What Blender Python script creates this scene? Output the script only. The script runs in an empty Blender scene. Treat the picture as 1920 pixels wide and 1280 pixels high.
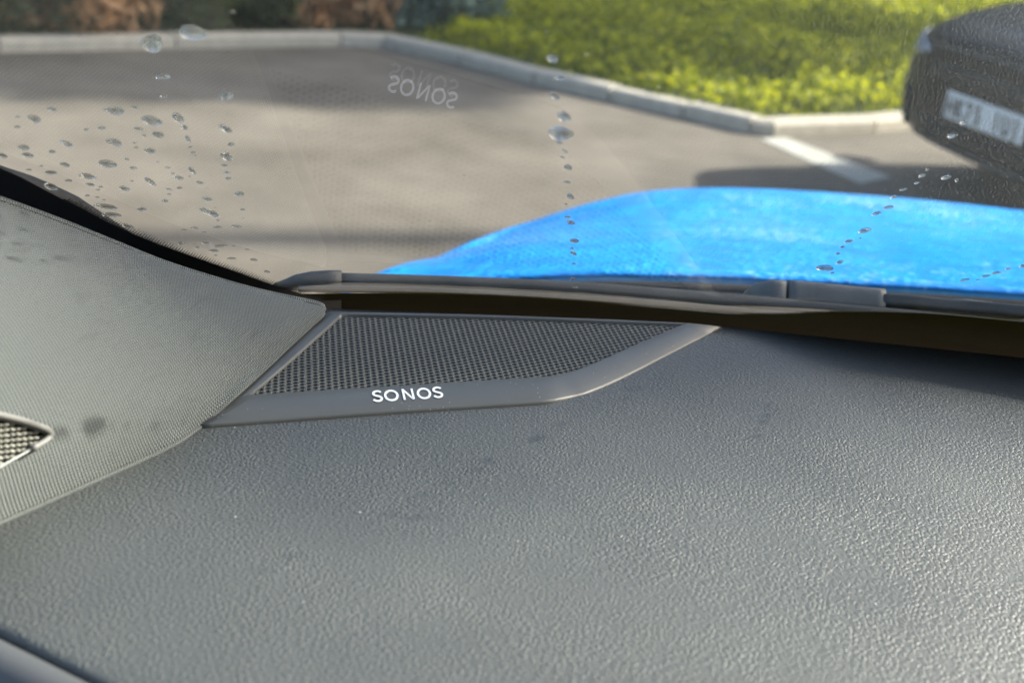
import bpy, bmesh, math, random
import numpy as np
from mathutils import Vector, Matrix
random.seed(7); RNG = np.random.default_rng(7)
D = bpy.data; SC = bpy.context.scene; COL = SC.collection
R = math.radians

# ------------------------------------------------------------------ camera
ZD = 1.18                       # height of the dashboard top above the road
HC = 0.24                       # phone above the dashboard
CAM = np.array([0.0, 0.0, ZD + HC])
PITCH, ROLL, FPX = R(21.0), R(5.5), 2560.0
FW = np.array([0, math.cos(PITCH), -math.sin(PITCH)])
_u = np.array([0, math.sin(PITCH), math.cos(PITCH)]); _r = np.array([1.0, 0, 0])
UP = _u*math.cos(ROLL) - _r*math.sin(ROLL)
RT = _r*math.cos(ROLL) + _u*math.sin(ROLL)
cd = D.cameras.new('camera'); cam = D.objects.new('camera', cd); COL.objects.link(cam)
M = Matrix(((RT[0], UP[0], -FW[0], CAM[0]), (RT[1], UP[1], -FW[1], CAM[1]), (RT[2], UP[2], -FW[2], CAM[2]), (0, 0, 0, 1)))
cam.matrix_world = M
cd.sensor_width = 36.0; cd.lens = 48.0; cd.clip_start = 0.01; cd.clip_end = 600
cd.dof.use_dof = True; cd.dof.focus_distance = 0.62; cd.dof.aperture_fstop = 12.0
SC.camera = cam

# ------------------------------------------------------------------ light
SUN_AZ, SUN_EL = R(72), R(34)          # azimuth clockwise from +Y
w = D.worlds.new('World'); SC.world = w; w.use_nodes = True
nt = w.node_tree
sky = nt.nodes.new('ShaderNodeTexSky'); sky.sky_type = 'NISHITA'; sky.sun_disc = False
sky.sun_elevation = SUN_EL; sky.sun_rotation = SUN_AZ; sky.dust_density = 3.0; sky.ozone_density = 0.7; sky.air_density = 0.9
bg = nt.nodes['Background']; bg.inputs['Strength'].default_value = 0.115
nt.links.new(sky.outputs[0], bg.inputs['Color'])
sl = D.lights.new('sun', 'SUN'); sl.energy = 3.6; sl.angle = R(1.2); sl.color = (1, 0.95, 0.86)
sun = D.objects.new('sun', sl); COL.objects.link(sun)
SUNV = Vector((math.sin(SUN_AZ)*math.cos(SUN_EL), math.cos(SUN_AZ)*math.cos(SUN_EL), math.sin(SUN_EL)))
sun.rotation_euler = SUNV.to_track_quat('Z', 'Y').to_euler(); sun.location = (8, 3, 9)
SC.view_settings.view_transform = 'Standard'; SC.view_settings.look = 'None'
SC.view_settings.exposure = 1.88; SC.view_settings.gamma = 1.0
SC.cycles.use_denoising = True
SC.cycles.max_bounces = 10; SC.cycles.transparent_max_bounces = 16; SC.cycles.transmission_bounces = 8
SC.cycles.caustics_refractive = False; SC.cycles.caustics_reflective = False
SC.cycles.sample_clamp_indirect = 4.0

# ------------------------------------------------------------------ geometry helpers
def ray(px, py):
    return FW + RT*(px-960)/FPX - UP*(py-640)/FPX
def onz(px, py, z):                     # point at height z on the sight line
    d = ray(px, py); return CAM + d*((z-CAM[2])/d[2])
def ond(px, py, dz=0.0): return onz(px, py, ZD+dz)
def aty(px, py, Y):
    d = ray(px, py); return CAM + d*(Y/d[1])
# windscreen: a curved sheet fitted to the mirrored lettering
G_TH, G_YAW, G_D, G_K, G_TW = R(34.57), R(8.42), 0.6766, 0.43, -0.2
GN = np.array([-math.sin(G_YAW)*math.sin(G_TH), math.cos(G_YAW)*math.sin(G_TH), math.cos(G_TH)])
GS = np.array([math.cos(G_YAW), math.sin(G_YAW), 0.0]); GU = np.cross(GN, GS)
GP = np.array([0, G_D, ZD])
if GU[2] < 0: GU = -GU; G_TW = -G_TW
def gl_suv(s, u, off=0.0):
    wv = -(0.5*G_K*s*s + G_TW*s*u)
    g = GN + G_K*s*GS + G_TW*(u*GS + s*GU); g /= np.linalg.norm(g)
    return GP + s*GS + u*GU + wv*GN + off*g
def gl_hit(px, py, off=0.0):
    d = ray(px, py); t = 0.6
    for _ in range(25):
        v = CAM + t*d - GP; s = v@GS; u = v@GU
        F = v@GN + .5*G_K*s*s + G_TW*s*u - off
        g = GN + G_K*s*GS + G_TW*(u*GS + s*GU)
        t -= F/(g@d)
    v = CAM + t*d - GP
    return v@GS, v@GU
def ong(px, py, off=0.0): return gl_suv(*gl_hit(px, py, off), off)
def gl_normal(s, u):
    g = GN + G_K*s*GS + G_TW*(u*GS + s*GU); return g/np.linalg.norm(g)

def link(o, parent=None):
    COL.objects.link(o)
    if parent is not None: o.parent = parent
    return o
def mesh(name, verts, faces, mat=None, parent=None, smooth=True, uv=None):
    me = D.meshes.new(name); me.from_pydata([tuple(map(float, v)) for v in verts], [], [tuple(int(i) for i in f) for f in faces])
    if uv is not None:
        l = me.uv_layers.new(name='UVMap'); idx = np.zeros(len(me.loops), dtype=np.int32)
        me.loops.foreach_get('vertex_index', idx)
        l.data.foreach_set('uv', np.asarray(uv, dtype=np.float32)[idx].ravel())
    if smooth: me.polygons.foreach_set('use_smooth', np.ones(len(me.polygons), dtype=bool))
    if mat: me.materials.append(mat)
    me.update()
    return link(D.objects.new(name, me), parent)
def tag(o, label=None, cat=None, group=None, kind=None):
    if label: o['label'] = label
    if cat: o['category'] = cat
    if group: o['group'] = group
    if kind: o['kind'] = kind
    return o
def empty(name, loc, label=None, cat=None, group=None):
    o = D.objects.new(name, None); o.location = tuple(map(float, loc)); o.empty_display_size = .05
    link(o); bpy.context.view_layer.update() if False else None
    return tag(o, label, cat, group)
def adopt(child, parent):               # child verts are in world space, parent only has a location
    child.parent = parent; child.location = -Vector(parent.location); return child
def pmesh(name, verts, faces, mat, parent, **k):
    return adopt(mesh(name, verts, faces, mat, None, **k), parent)
def grid_faces(n, m, closed=False):     # n rows of m
    f = []
    for i in range(n-1):
        for j in range(m if closed else m-1):
            a = i*m+j; b = i*m+(j+1) % m
            f.append((a, b, b+m, a+m))
    return f
def spline(pts, n):
    P = np.array(pts, float); seg = np.linalg.norm(np.diff(P, axis=0), axis=1); t = np.concatenate([[0], np.cumsum(seg)]); T = np.linspace(0, t[-1], n)
    # Catmull-Rom through arc length
    out = []
    for x in T:
        i = min(max(np.searchsorted(t, x)-1, 0), len(P)-2)
        p0 = P[max(i-1, 0)]; p1 = P[i]; p2 = P[i+1]; p3 = P[min(i+2, len(P)-1)]
        s = (x-t[i])/max(t[i+1]-t[i], 1e-9); d = t[i+1]-t[i]
        m1 = (p2-p0)/max(t[i+1]-t[max(i-1, 0)], 1e-9)*d; m2 = (p3-p1)/max(t[min(i+2, len(P)-1)]-t[i], 1e-9)*d
        out.append((2*s**3-3*s*s+1)*p1+(s**3-2*s*s+s)*m1+(-2*s**3+3*s*s)*p2+(s**3-s*s)*m2)
    return np.array(out)
def sweep(path, profile, up, caps=True):
    """profile: list of (a,b): a across, b along 'up' (callable index->vector or vector)"""
    P = np.array(path, float); n = len(P); V = []
    for i in range(n):
        t = P[min(i+1, n-1)]-P[max(i-1, 0)]; t = t/np.linalg.norm(t)
        uv_ = np.array(up(i) if callable(up) else up, float); a = np.cross(t, uv_); a /= np.linalg.norm(a); b = np.cross(a, t)
        pr = profile(i) if callable(profile) else profile
        for (x, y) in pr: V.append(P[i]+a*x+b*y)
    m = len(V)//n
    F = grid_faces(n, m, True)
    if caps: F += [tuple(range(m))[::-1], tuple(range((n-1)*m, n*m))]
    return V, F
def rrect(w_, h_, r, k=3, cx=0, cy=0):
    o = []
    for sx, sy, a0 in ((1, 1, 0), (-1, 1, 90), (-1, -1, 180), (1, -1, 270)):
        for q in range(k+1):
            a = R(a0+90*q/k); o.append((cx+sx*(w_/2-r)+r*math.cos(a), cy+sy*(h_/2-r)+r*math.sin(a)))
    return o

# ------------------------------------------------------------------ materials
def mat(name, col, rough=.5, spec=.5, metal=0.0, coat=0.0, sub=None):
    m = D.materials.new(name); m.use_nodes = True; b = m.node_tree.nodes['Principled BSDF']
    b.inputs['Base Color'].default_value = (*col, 1); b.inputs['Roughness'].default_value = rough
    b.inputs['Specular IOR Level'].default_value = spec; b.inputs['Metallic'].default_value = metal
    b.inputs['Coat Weight'].default_value = coat; b.inputs['Coat Roughness'].default_value = .04
    return m
class N:                                # small node-graph helper
    def __init__(s, m): s.t = m.node_tree; s.b = s.t.nodes['Principled BSDF']; s.out = s.t.nodes['Material Output']
    def __call__(s, typ, ins=None, **props):
        n = s.t.nodes.new('ShaderNode'+typ)
        for k, v in props.items(): setattr(n, k, v)
        for k, v in (ins or {}).items():
            if isinstance(v, bpy.types.NodeSocket): s.t.links.new(v, n.inputs[k])
            else: n.inputs[k].default_value = v
        return n
    def math(s, op, a, b=0.0, c=0.0):
        return s('Math', {0: a, 1: b, 2: c}, operation=op).outputs[0]
    def to(s, sock, name): s.t.links.new(sock, s.b.inputs[name])
    def bump(s, h, dist, strength=1.0, normal=None):
        ins = {'Height': h, 'Distance': dist, 'Strength': strength}
        if normal is not None: ins['Normal'] = normal
        return s('Bump', ins).outputs[0]
    def ramp(s, f, stops):
        n = s('ValToRGB', {'Fac': f}); e = n.color_ramp.elements
        e[0].position, e[0].color = stops[0][0], (*stops[0][1], 1); e[1].position, e[1].color = stops[-1][0], (*stops[-1][1], 1)
        for p, c in stops[1:-1]: q = e.new(p); q.color = (*c, 1)
        return n.outputs[0]
    def mixc(s, f, a, b):
        n = s('Mix', None, data_type='RGBA'); s.set(n.inputs[0], f); s.set(n.inputs[6], a); s.set(n.inputs[7], b); return n.outputs[2]
    def set(s, i, v):
        if isinstance(v, bpy.types.NodeSocket): s.t.links.new(v, i)
        else: i.default_value = v if not isinstance(v, tuple) or len(v) == 4 else (*v, 1)

def leather():
    m = mat('leather_grain', (.05, .053, .055), .42, .75); n = N(m)
    g = n('NewGeometry').outputs['Position']
    mp = n('Mapping', {'Vector': g, 'Rotation': (0, 0, R(-32)), 'Scale': (1.0, .78, 1.0)}).outputs[0]
    nz = n('TexNoise', {'Vector': mp, 'Scale': 210., 'Detail': 2.}).outputs['Color']
    off = n('VectorMath', {0: nz, 1: (.5, .5, .5)}, operation='SUBTRACT').outputs[0]
    off = n('VectorMath', {0: off, 'Scale': .0016}, operation='SCALE').outputs[0]
    v = n('VectorMath', {0: mp, 1: off}, operation='ADD').outputs[0]
    v1 = n('TexVoronoi', {'Vector': v, 'Scale': 460., 'Randomness': .95}, feature='DISTANCE_TO_EDGE').outputs['Distance']
    v2 = n('TexVoronoi', {'Vector': v, 'Scale': 1000., 'Randomness': 1.}, feature='DISTANCE_TO_EDGE').outputs['Distance']
    h1 = n('MapRange', {0: v1, 1: 0., 2: .34, 3: 0., 4: 1.}, interpolation_type='SMOOTHSTEP').outputs[0]
    h2 = n('MapRange', {0: v2, 1: 0., 2: .20, 3: 0., 4: 1.}, interpolation_type='SMOOTHSTEP').outputs[0]
    big = n('TexNoise', {'Vector': g, 'Scale': 1500., 'Detail': 2.}).outputs['Fac']
    h = n.math('ADD', n.math('MULTIPLY', h1, .85), n.math('ADD', n.math('MULTIPLY', h2, .22), n.math('MULTIPLY', big, .22)))
    vary = n('MapRange', {0: n('TexNoise', {'Vector': g, 'Scale': 26., 'Detail': 3.}).outputs['Fac'], 1: .3, 2: .7, 3: .65, 4: 1.15}).outputs[0]
    n.to(n.bump(n.math('MULTIPLY', h, vary), .00034, .8), 'Normal')
    # lighter dust film in broad soft patches, a few bright specks of lint, two darker scuffs
    film = n('TexNoise', {'Vector': g, 'Scale': 9., 'Detail': 4., 'Roughness': .6}).outputs['Fac']
    c = n.ramp(film, [(.3, (.044, .049, .047)), (.7, (.058, .064, .060))])
    sp = n('TexVoronoi', {'Vector': g, 'Scale': 120., 'Randomness': 1.}, feature='F1')
    pick = n.math('LESS_THAN', n('SeparateColor', {0: sp.outputs['Color']}).outputs[0], .13)
    dot = n.math('MULTIPLY', n.math('LESS_THAN', sp.outputs['Distance'], .034), pick)
    c = n.mixc(dot, c, (.6, .62, .62))
    n.to(c, 'Base Color')
    n.to(n('MapRange', {0: film, 1: .3, 2: .75, 3: .46, 4: .56}).outputs[0], 'Roughness')
    return m
def fabric():
    m = mat('knit_fabric', (.11, .125, .12), .75, .25); n = N(m)
    n.b.inputs['Sheen Weight'].default_value = .35; n.b.inputs['Sheen Roughness'].default_value = .45
    uv = n('UVMap').outputs[0]; s = n('SeparateXYZ', {0: uv})
    u = n.math('MULTIPLY', s.outputs[0], 2*math.pi/.00145); v = n.math('MULTIPLY', s.outputs[1], 2*math.pi/.00128)
    half = n.math('MULTIPLY', n.math('FLOOR', n.math('DIVIDE', v, 2*math.pi)), math.pi)
    a = n.math('ABSOLUTE', n.math('SINE', n.math('MULTIPLY', n.math('ADD', u, half), .5)))
    b = n.math('ABSOLUTE', n.math('SINE', n.math('MULTIPLY', v, .5)))
    h = n.math('MULTIPLY', n.math('POWER', a, .7), n.math('POWER', b, .6))
    fz = n('TexNoise', {'Vector': n('NewGeometry').outputs['Position'], 'Scale': 3200., 'Detail': 3.}).outputs['Fac']
    h = n.math('ADD', h, n.math('MULTIPLY', fz, .3))
    n.to(n.bump(h, .0010, 1.), 'Normal')
    c = n.mixc(n.math('MULTIPLY', h, .8), (.010, .014, .013), (.175, .208, .192))
    # faint darker smudges
    st = n('TexNoise', {'Vector': n('Mapping', {'Vector': uv, 'Scale': (30., 90., 1.)}).outputs[0], 'Scale': 1., 'Detail': 3.}).outputs['Fac']
    sm = n('MapRange', {0: st, 1: .62, 2: .75, 3: 0., 4: .6}).outputs[0]
    n.to(n.mixc(sm, c, (.05, .055, .055)), 'Base Color')
    return m
def trim_plastic():
    m = mat('satin_trim', (.085, .09, .082), .38, .5); n = N(m)
    g = n('NewGeometry').outputs['Position']
    f = n('TexNoise', {'Vector': g, 'Scale': 2600., 'Detail': 3.}).outputs['Fac']
    n.to(n.bump(f, .00004, .7), 'Normal')
    vor = n('TexVoronoi', {'Vector': n('Mapping', {'Vector': g, 'Scale': (1., .55, 1.)}).outputs[0], 'Scale': 900., 'Randomness': 1.}, feature='F1')
    patch = n('TexNoise', {'Vector': g, 'Scale': 42., 'Detail': 2.}).outputs['Fac']
    th = n('MapRange', {0: patch, 1: .50, 2: .72, 3: .0, 4: .42}).outputs[0]
    pick = n.math('LESS_THAN', n('SeparateColor', {0: vor.outputs['Color']}).outputs[0], th)
    dot = n.math('MULTIPLY', n.math('LESS_THAN', vor.outputs['Distance'], .14), pick)
    n.to(n.mixc(dot, (.070, .074, .070), (.42, .43, .42)), 'Base Color')
    n.to(n('MapRange', {0: patch, 1: .3, 2: .7, 3: .34, 4: .46}).outputs[0], 'Roughness')
    return m
def glass_sheet(name, tint, f0=.04, dirt=False, gain=1.0):
    m = D.materials.new(name); m.use_nodes = True; t = m.node_tree; t.nodes.remove(t.nodes['Principled BSDF']); n = N.__new__(N); n.t = t
    out = t.nodes['Material Output']
    lw = n('LayerWeight', {'Blend': .5}).outputs['Facing']
    fr = n.math('ADD', n.math('MULTIPLY', n.math('POWER', lw, 5.), (1-f0)*gain), f0)
    tr = n('BsdfTransparent', {'Color': (*tint, 1)}); gs = n('BsdfGlossy', {'Color': (1, 1, 1, 1), 'Roughness': .0})
    mx = n('MixShader', {0: fr, 1: tr.outputs[0], 2: gs.outputs[0]})
    last = mx.outputs[0]
    if dirt:                            # thin dust film and dried specks on the outer face
        g = n('NewGeometry').outputs['Position']
        f = n('TexNoise', {'Vector': n('Mapping', {'Vector': g, 'Scale': (1., 3.5, 3.5)}).outputs[0], 'Scale': 70., 'Detail': 4.}).outputs['Fac']
        vor = n('TexVoronoi', {'Vector': g, 'Scale': 75., 'Randomness': 1.}, feature='F1')
        pick = n.math('LESS_THAN', n('SeparateColor', {0: vor.outputs['Color']}).outputs[0], .22)
        dot = n.math('MULTIPLY', n.math('LESS_THAN', vor.outputs['Distance'], .05), pick)
        fac = n.math('ADD', n('MapRange', {0: f, 1: .35, 2: .8, 3: .0, 4: .010}).outputs[0], n.math('MULTIPLY', dot, .3))
        df = n('BsdfDiffuse', {'Color': (.55, .54, .5, 1)}); tl = n('BsdfTranslucent', {'Color': (.55, .54, .5, 1)})
        ad = n('MixShader', {0: .5, 1: df.outputs[0], 2: tl.outputs[0]})
        last = n('MixShader', {0: fac, 1: last, 2: ad.outputs[0]}).outputs[0]
    t.links.new(last, out.inputs['Surface'])
    return m
def water():
    m = D.materials.new('water'); m.use_nodes = True; t = m.node_tree; t.nodes.remove(t.nodes['Principled BSDF'])
    g = t.nodes.new('ShaderNodeBsdfGlass'); g.inputs['IOR'].default_value = 1.33; g.inputs['Roughness'].default_value = 0.0
    tr = t.nodes.new('ShaderNodeBsdfTransparent'); mx = t.nodes.new('ShaderNodeMixShader'); mx.inputs[0].default_value = .66
    t.links.new(tr.outputs[0], mx.inputs[1]); t.links.new(g.outputs[0], mx.inputs[2])
    t.links.new(mx.outputs[0], t.nodes['Material Output'].inputs['Surface']); return m
def noisy(name, c0, c1, scale, rough=.85, bump=None, spec=.3, detail=5.):
    m = mat(name, c0, rough, spec); n = N(m); g = n('NewGeometry').outputs['Position']
    f = n('TexNoise', {'Vector': g, 'Scale': scale, 'Detail': detail, 'Roughness': .65}).outputs['Fac']
    n.to(n.ramp(f, [(.3, c0), (.7, c1)]), 'Base Color')
    if bump: n.to(n.bump(f, bump, .6), 'Normal')
    return m
def leaf(name, c0, c1, trans=.35):
    m = mat(name, c0, .6, .3); n = N(m); oi = n('NewGeometry')
    c = n.ramp(oi.outputs['Random Per Island'], [(0., c0), (1., c1)])
    n.to(c, 'Base Color')
    tl = n('BsdfTranslucent', {'Color': c}); mx = n('MixShader', {0: trans, 1: n.b.outputs[0], 2: tl.outputs[0]})
    n.t.links.new(mx.outputs[0], n.out.inputs['Surface']); return m
def paint_blue():
    m = mat('blue_paint', (.0, .20, .72), .45, .3, 0., .45); n = N(m); g = n('NewGeometry').outputs['Position']
    n.b.inputs['Coat Roughness'].default_value = .12
    v = n('TexVoronoi', {'Vector': n('Mapping', {'Vector': g, 'Scale': (1., .7, 1.)}).outputs[0], 'Scale': 150., 'Randomness': 1.}, feature='SMOOTH_F1').outputs['Distance']
    nz = n('TexNoise', {'Vector': g, 'Scale': 22., 'Detail': 6.}).outputs['Fac']
    wet = n('MapRange', {0: nz, 1: .4, 2: .62, 3: .15, 4: 1.}).outputs[0]
    h = n.math('MULTIPLY', n.math('SUBTRACT', 1., v), wet)
    nb = n.bump(h, .004, .7)
    n.to(nb, 'Coat Normal'); n.to(nb, 'Normal')
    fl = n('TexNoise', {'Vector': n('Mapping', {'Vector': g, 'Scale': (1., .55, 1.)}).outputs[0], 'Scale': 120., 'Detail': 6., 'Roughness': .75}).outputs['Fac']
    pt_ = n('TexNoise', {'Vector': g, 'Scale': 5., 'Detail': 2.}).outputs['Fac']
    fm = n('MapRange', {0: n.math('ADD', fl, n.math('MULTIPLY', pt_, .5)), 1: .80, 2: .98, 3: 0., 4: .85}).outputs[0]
    n.to(n.mixc(fm, n.ramp(nz, [(.35, (.0, .26, .82)), (.65, (.002, .37, .92))]), (.38, .68, .95)), 'Base Color')  # whitish water spots and sparkle painted into the base colour
    return m
LEATHER = leather(); FABRIC = fabric(); TRIM = trim_plastic()
MESHM = mat('grille_mesh', (.085, .087, .078), .55, .3)
BLACK = mat('black_void', (.004, .004, .004), .8, .2)
WHITE = mat('lettering_white', (.78, .8, .8), .5, .4)
FRIT = noisy('ceramic_brown_reflection', (.055, .042, .008), (.085, .066, .014), 12., .7, None, .03)  # black ceramic with its brown reflection painted into the base colour
FRITK = mat('ceramic_edge', (.003, .003, .003), .5, .3)
RUBBER = noisy('rubber', (.012, .012, .012), (.03, .03, .03), 140., .7, .0006)
WIPER = noisy('wiper_plastic', (.060, .066, .066), (.10, .105, .102), 45., .42, .0004)
WJOINT = noisy('wiper_joint', (.11, .118, .115), (.17, .175, .168), 38., .3, .0006)
WIPERD = mat('wiper_dark', (.012, .013, .014), .5, .4)
COWL = noisy('cowl_plastic', (.018, .024, .03), (.03, .036, .042), 60., .55, .0004)
GIN = glass_sheet('windscreen_inner', (.97, .985, .975), .058); GOUT = glass_sheet('windscreen_outer', (.97, .985, .975), .018, True, .45)
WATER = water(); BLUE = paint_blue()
SATIN = mat('vent_satin', (.075, .08, .083), .5, .4)
ASPH = noisy('asphalt', (.095, .083, .066), (.19, .168, .136), 1.3, .9, None, .25, 12.)
KERB = noisy('kerb_concrete', (.36, .33, .27), (.48, .44, .36), 14., .85, .004)
PAINT = noisy('road_paint', (.36, .36, .31), (.46, .45, .40), 9., .8)
SOIL = noisy('lawn_soil', (.035, .05, .012), (.07, .085, .02), 6., .95)

# ================================================================== SETTING
def sheet(name, pts, z, m, kind='structure'):
    o = mesh(name, [(p[0], p[1], z) for p in pts], [tuple(range(len(pts)))], m, smooth=False); return tag(o, kind=kind)
sheet('road', [(-250, -250), (250, -250), (250, 250), (-250, 250)], 0.0, ASPH)
K = [tuple(onz(x, y, 0.)[:2]) for x, y in ((0, 101), (330, 93), (640, 89), (720, 92), (860, 122), (1000, 159), (1140, 192), (1280, 223), (1405, 252))]
K = [(-14.0, 1.0), (-6.0, 4.6)] + K + [(K[-1][0]+.12, K[-1][1]-.01)] + [tuple(onz(x, y, 0.)[:2]) for x, y in ((1640, 250),)]
K = K + [(K[-1][0]+2.5, K[-1][1]+2.0), (9.5, 13.6), (30, 27)]
Kp = np.array(K)
def offset(P, d):
    out = []
    for i in range(len(P)):
        t = P[min(i+1, len(P)-1)]-P[max(i-1, 0)]; t = t/np.linalg.norm(t); out.append(P[i]+d*np.array([-t[1], t[0]]))
    return np.array(out)
Ki = offset(Kp, .13)
sheet('lawn', [tuple(p) for p in Ki] + [(200, 30), (200, 240), (-240, 240), (-240, 2)], 0.055, SOIL)
tag(mesh('kerb', [(p[0], p[1], z) for z in (.03,) for p in Kp] + [(p[0], p[1], .03) for p in Ki], [(i, i+1, len(K)+i+1, len(K)+i) for i in range(len(K)-1)], KERB, smooth=False), kind='structure')
kerb = D.objects['kerb']
# each kerb stone is a block of its own with a narrow joint
for i in range(len(Kp)-1):
    L = np.linalg.norm(Kp[i+1]-Kp[i]); n = max(1, int(round(L/.9)))
    for k in range(n):
        g = .006/L
        a, b = k/n+g, (k+1)/n-g; a0 = Kp[i]*(1-a)+Kp[i+1]*a; b0 = Kp[i]*(1-b)+Kp[i+1]*b; a1 = Ki[i]*(1-a)+Ki[i+1]*a; b1 = Ki[i]*(1-b)+Ki[i+1]*b
        dz = random.uniform(-.004, .004); ch = .025
        ac = a0+(a1-a0)*.15; bc = b0+(b1-b0)*.15
        V = [(*a0, .002), (*b0, .002), (*b0, .06+dz), (*a0, .06+dz), (*bc, .078+dz), (*ac, .078+dz), (*b1, .078+dz), (*a1, .078+dz), (*b1, .002), (*a1, .002)]
        o = mesh('kerb_stone', V, [(0, 1, 2, 3), (3, 2, 4, 5), (5, 4, 6, 7), (7, 6, 8, 9), (1, 8, 6, 4, 2), (0, 3, 5, 7, 9)], KERB, kerb, smooth=False)
sheet('bay_marking', [*[tuple(onz(x, y, 0.)[:2]) for x, y in ((1425, 262), (1470, 258), (1672, 334), (1612, 346))]], .004, PAINT)

# lawn grass: uncountable blades in one mesh
def blades(n, reg, hmin, hmax):
    xs, ys = [], []
    x = RNG.uniform(reg[0], reg[1], n); y = RNG.uniform(reg[2], reg[3], n)
    keep = np.ones(n, bool)
    for i in range(len(Ki)-1):
        a, b = Ki[i], Ki[i+1]; sel = (x >= a[0]) & (x < b[0]); yy = a[1]+(x-a[0])/(b[0]-a[0]+1e-9)*(b[1]-a[1]); keep &= ~(sel & (y < yy+.02))
    x, y = x[keep], y[keep]; n = len(x)
    clump = .5+.5*np.sin(x*5.1+1.3*np.sin(y*3.7))*np.sin(y*4.3+1.7*np.sin(x*2.9))
    h = RNG.uniform(hmin, hmax, n)*(.6+.8*clump); a = RNG.uniform(0, 2*np.pi, n); ln = RNG.uniform(.1, .7, n)*h; w_ = RNG.uniform(.004, .009, n)
    ca, sa = np.cos(a), np.sin(a); la = a+RNG.uniform(-1.5, 1.5, n)
    z0 = .053
    V = np.stack([np.stack([x-ca*w_, y-sa*w_, np.full(n, z0)], 1), np.stack([x+ca*w_, y+sa*w_, np.full(n, z0)], 1),
                  np.stack([x+ca*w_*.7+np.cos(la)*ln*.35, y+sa*w_*.7+np.sin(la)*ln*.35, z0+h*.6], 1), np.stack([x-ca*w_*.7+np.cos(la)*ln*.35, y-sa*w_*.7+np.sin(la)*ln*.35, z0+h*.6], 1),
                  np.stack([x+np.cos(la)*ln, y+np.sin(la)*ln, z0+h], 1)], 1).reshape(-1, 3)
    i = np.arange(n)*5
    me = D.meshes.new('grass'); F = np.concatenate([np.stack([i, i+1, i+2], 1), np.stack([i, i+2, i+3], 1), np.stack([i+3, i+2, i+4], 1)])
    me.vertices.add(len(V)); me.vertices.foreach_set('co', V.astype(np.float32).ravel())
    me.loops.add(len(F)*3); me.loops.foreach_set('vertex_index', F.astype(np.int32).ravel())
    me.polygons.add(len(F)); me.polygons.foreach_set('loop_start', np.arange(len(F), dtype=np.int32)*3); me.polygons.foreach_set('loop_total', np.full(len(F), 3, np.int32))
    me.update(calc_edges=True); me.materials.append(leaf('grass_blade', (.14, .19, .010), (.36, .37, .03), .5))
    o = link(D.objects.new('grass', me)); return tag(o, 'short bright green lawn grass behind the pale kerb', 'grass', kind='stuff')
blades(50000, (-.75, 6.5, 7.0, 16.0), .03, .085)
def cover(n, reg):
    x = RNG.uniform(reg[0], reg[1], n); y = RNG.uniform(reg[2], reg[3], n); keep = np.ones(n, bool)
    for i in range(len(Ki)-1):
        a, b = Ki[i], Ki[i+1]; sel = (x >= a[0]) & (x < b[0]); yy = a[1]+(x-a[0])/(b[0]-a[0]+1e-9)*(b[1]-a[1]); keep &= ~(sel & (y < yy+.05))
    x, y = x[keep], y[keep]
    f = np.zeros(len(x))
    for fx_, fy_, p, am in ((2.1, 1.3, .3, 1.), (1.2, 2.6, 1.9, .9), (4.6, 3.1, .7, .7), (3.3, 5.2, 2.2, .6), (8.1, 6.3, 1.1, .5), (6.7, 9.4, .2, .45)): f += am*np.sin(fx_*x+fy_*y+p+1.2*np.sin(fy_*x*.7-fx_*y*.6))
    f = (f-f.min())/(f.max()-f.min()); h = .05+.30*f**1.5
    keep = RNG.random(len(x)) < .35+.65*f; x, y, h = x[keep], y[keep], h[keep]; n = len(x)
    z = .055+h*RNG.random(n)**.45
    P = np.stack([x, y, z], 1); a = RNG.normal(size=(n, 3)); a[:, 2] *= .6; a /= np.linalg.norm(a, axis=1)[:, None]; b = np.cross(a, RNG.normal(size=(n, 3))); b /= np.linalg.norm(b, axis=1)[:, None]; s_ = RNG.uniform(.014, .034, n)[:, None]
    V = np.stack([P-a*s_, P+b*s_*.6, P+a*s_, P-b*s_*.6], 1).reshape(-1, 3); i = np.arange(n)*4
    return tag(mesh('ground_cover', V, np.stack([i, i+1, i+2, i+3], 1), leaf('cover_leaf', (.07, .12, .006), (.60, .60, .02), .5), smooth=False), 'clumpy yellow green ground cover leaves spread over the lawn bank', 'ground cover', kind='stuff')
cover(90000, (-.6, 5.5, 7.0, 14.5))

# shrubs along the far kerb -------------------------------------------------
def leaf_cloud(n, c, r, size, flat=1.0, shell=.55):
    d = RNG.normal(size=(n, 3)); d /= np.linalg.norm(d, axis=1)[:, None]
    rad = shell+(1-shell)*RNG.random(n)**.6
    lob = 1+.16*np.sin(d[:, 0]*6+c[0]*3)+.14*np.sin(d[:, 1]*7+c[1])+.12*np.sin(d[:, 2]*8+d[:, 0]*4)
    P = np.array(c)+d*(rad*lob)[:, None]*np.array(r)
    P = P[P[:, 2] > .06]; n = len(P)
    a = RNG.normal(size=(n, 3)); a /= np.linalg.norm(a, axis=1)[:, None]; b = np.cross(a, RNG.normal(size=(n, 3))); b /= np.linalg.norm(b, axis=1)[:, None]
    s = size*RNG.uniform(.6, 1.4, n)[:, None]
    V = np.stack([P-a*s, P+b*s*.45, P+a*s, P-b*s*.45], 1).reshape(-1, 3)
    i = np.arange(n)*4
    return V, np.stack([i, i+1, i+2, i+3], 1)
TWIG = noisy('bark', (.05, .035, .022), (.10, .075, .05), 30., .9)
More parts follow.
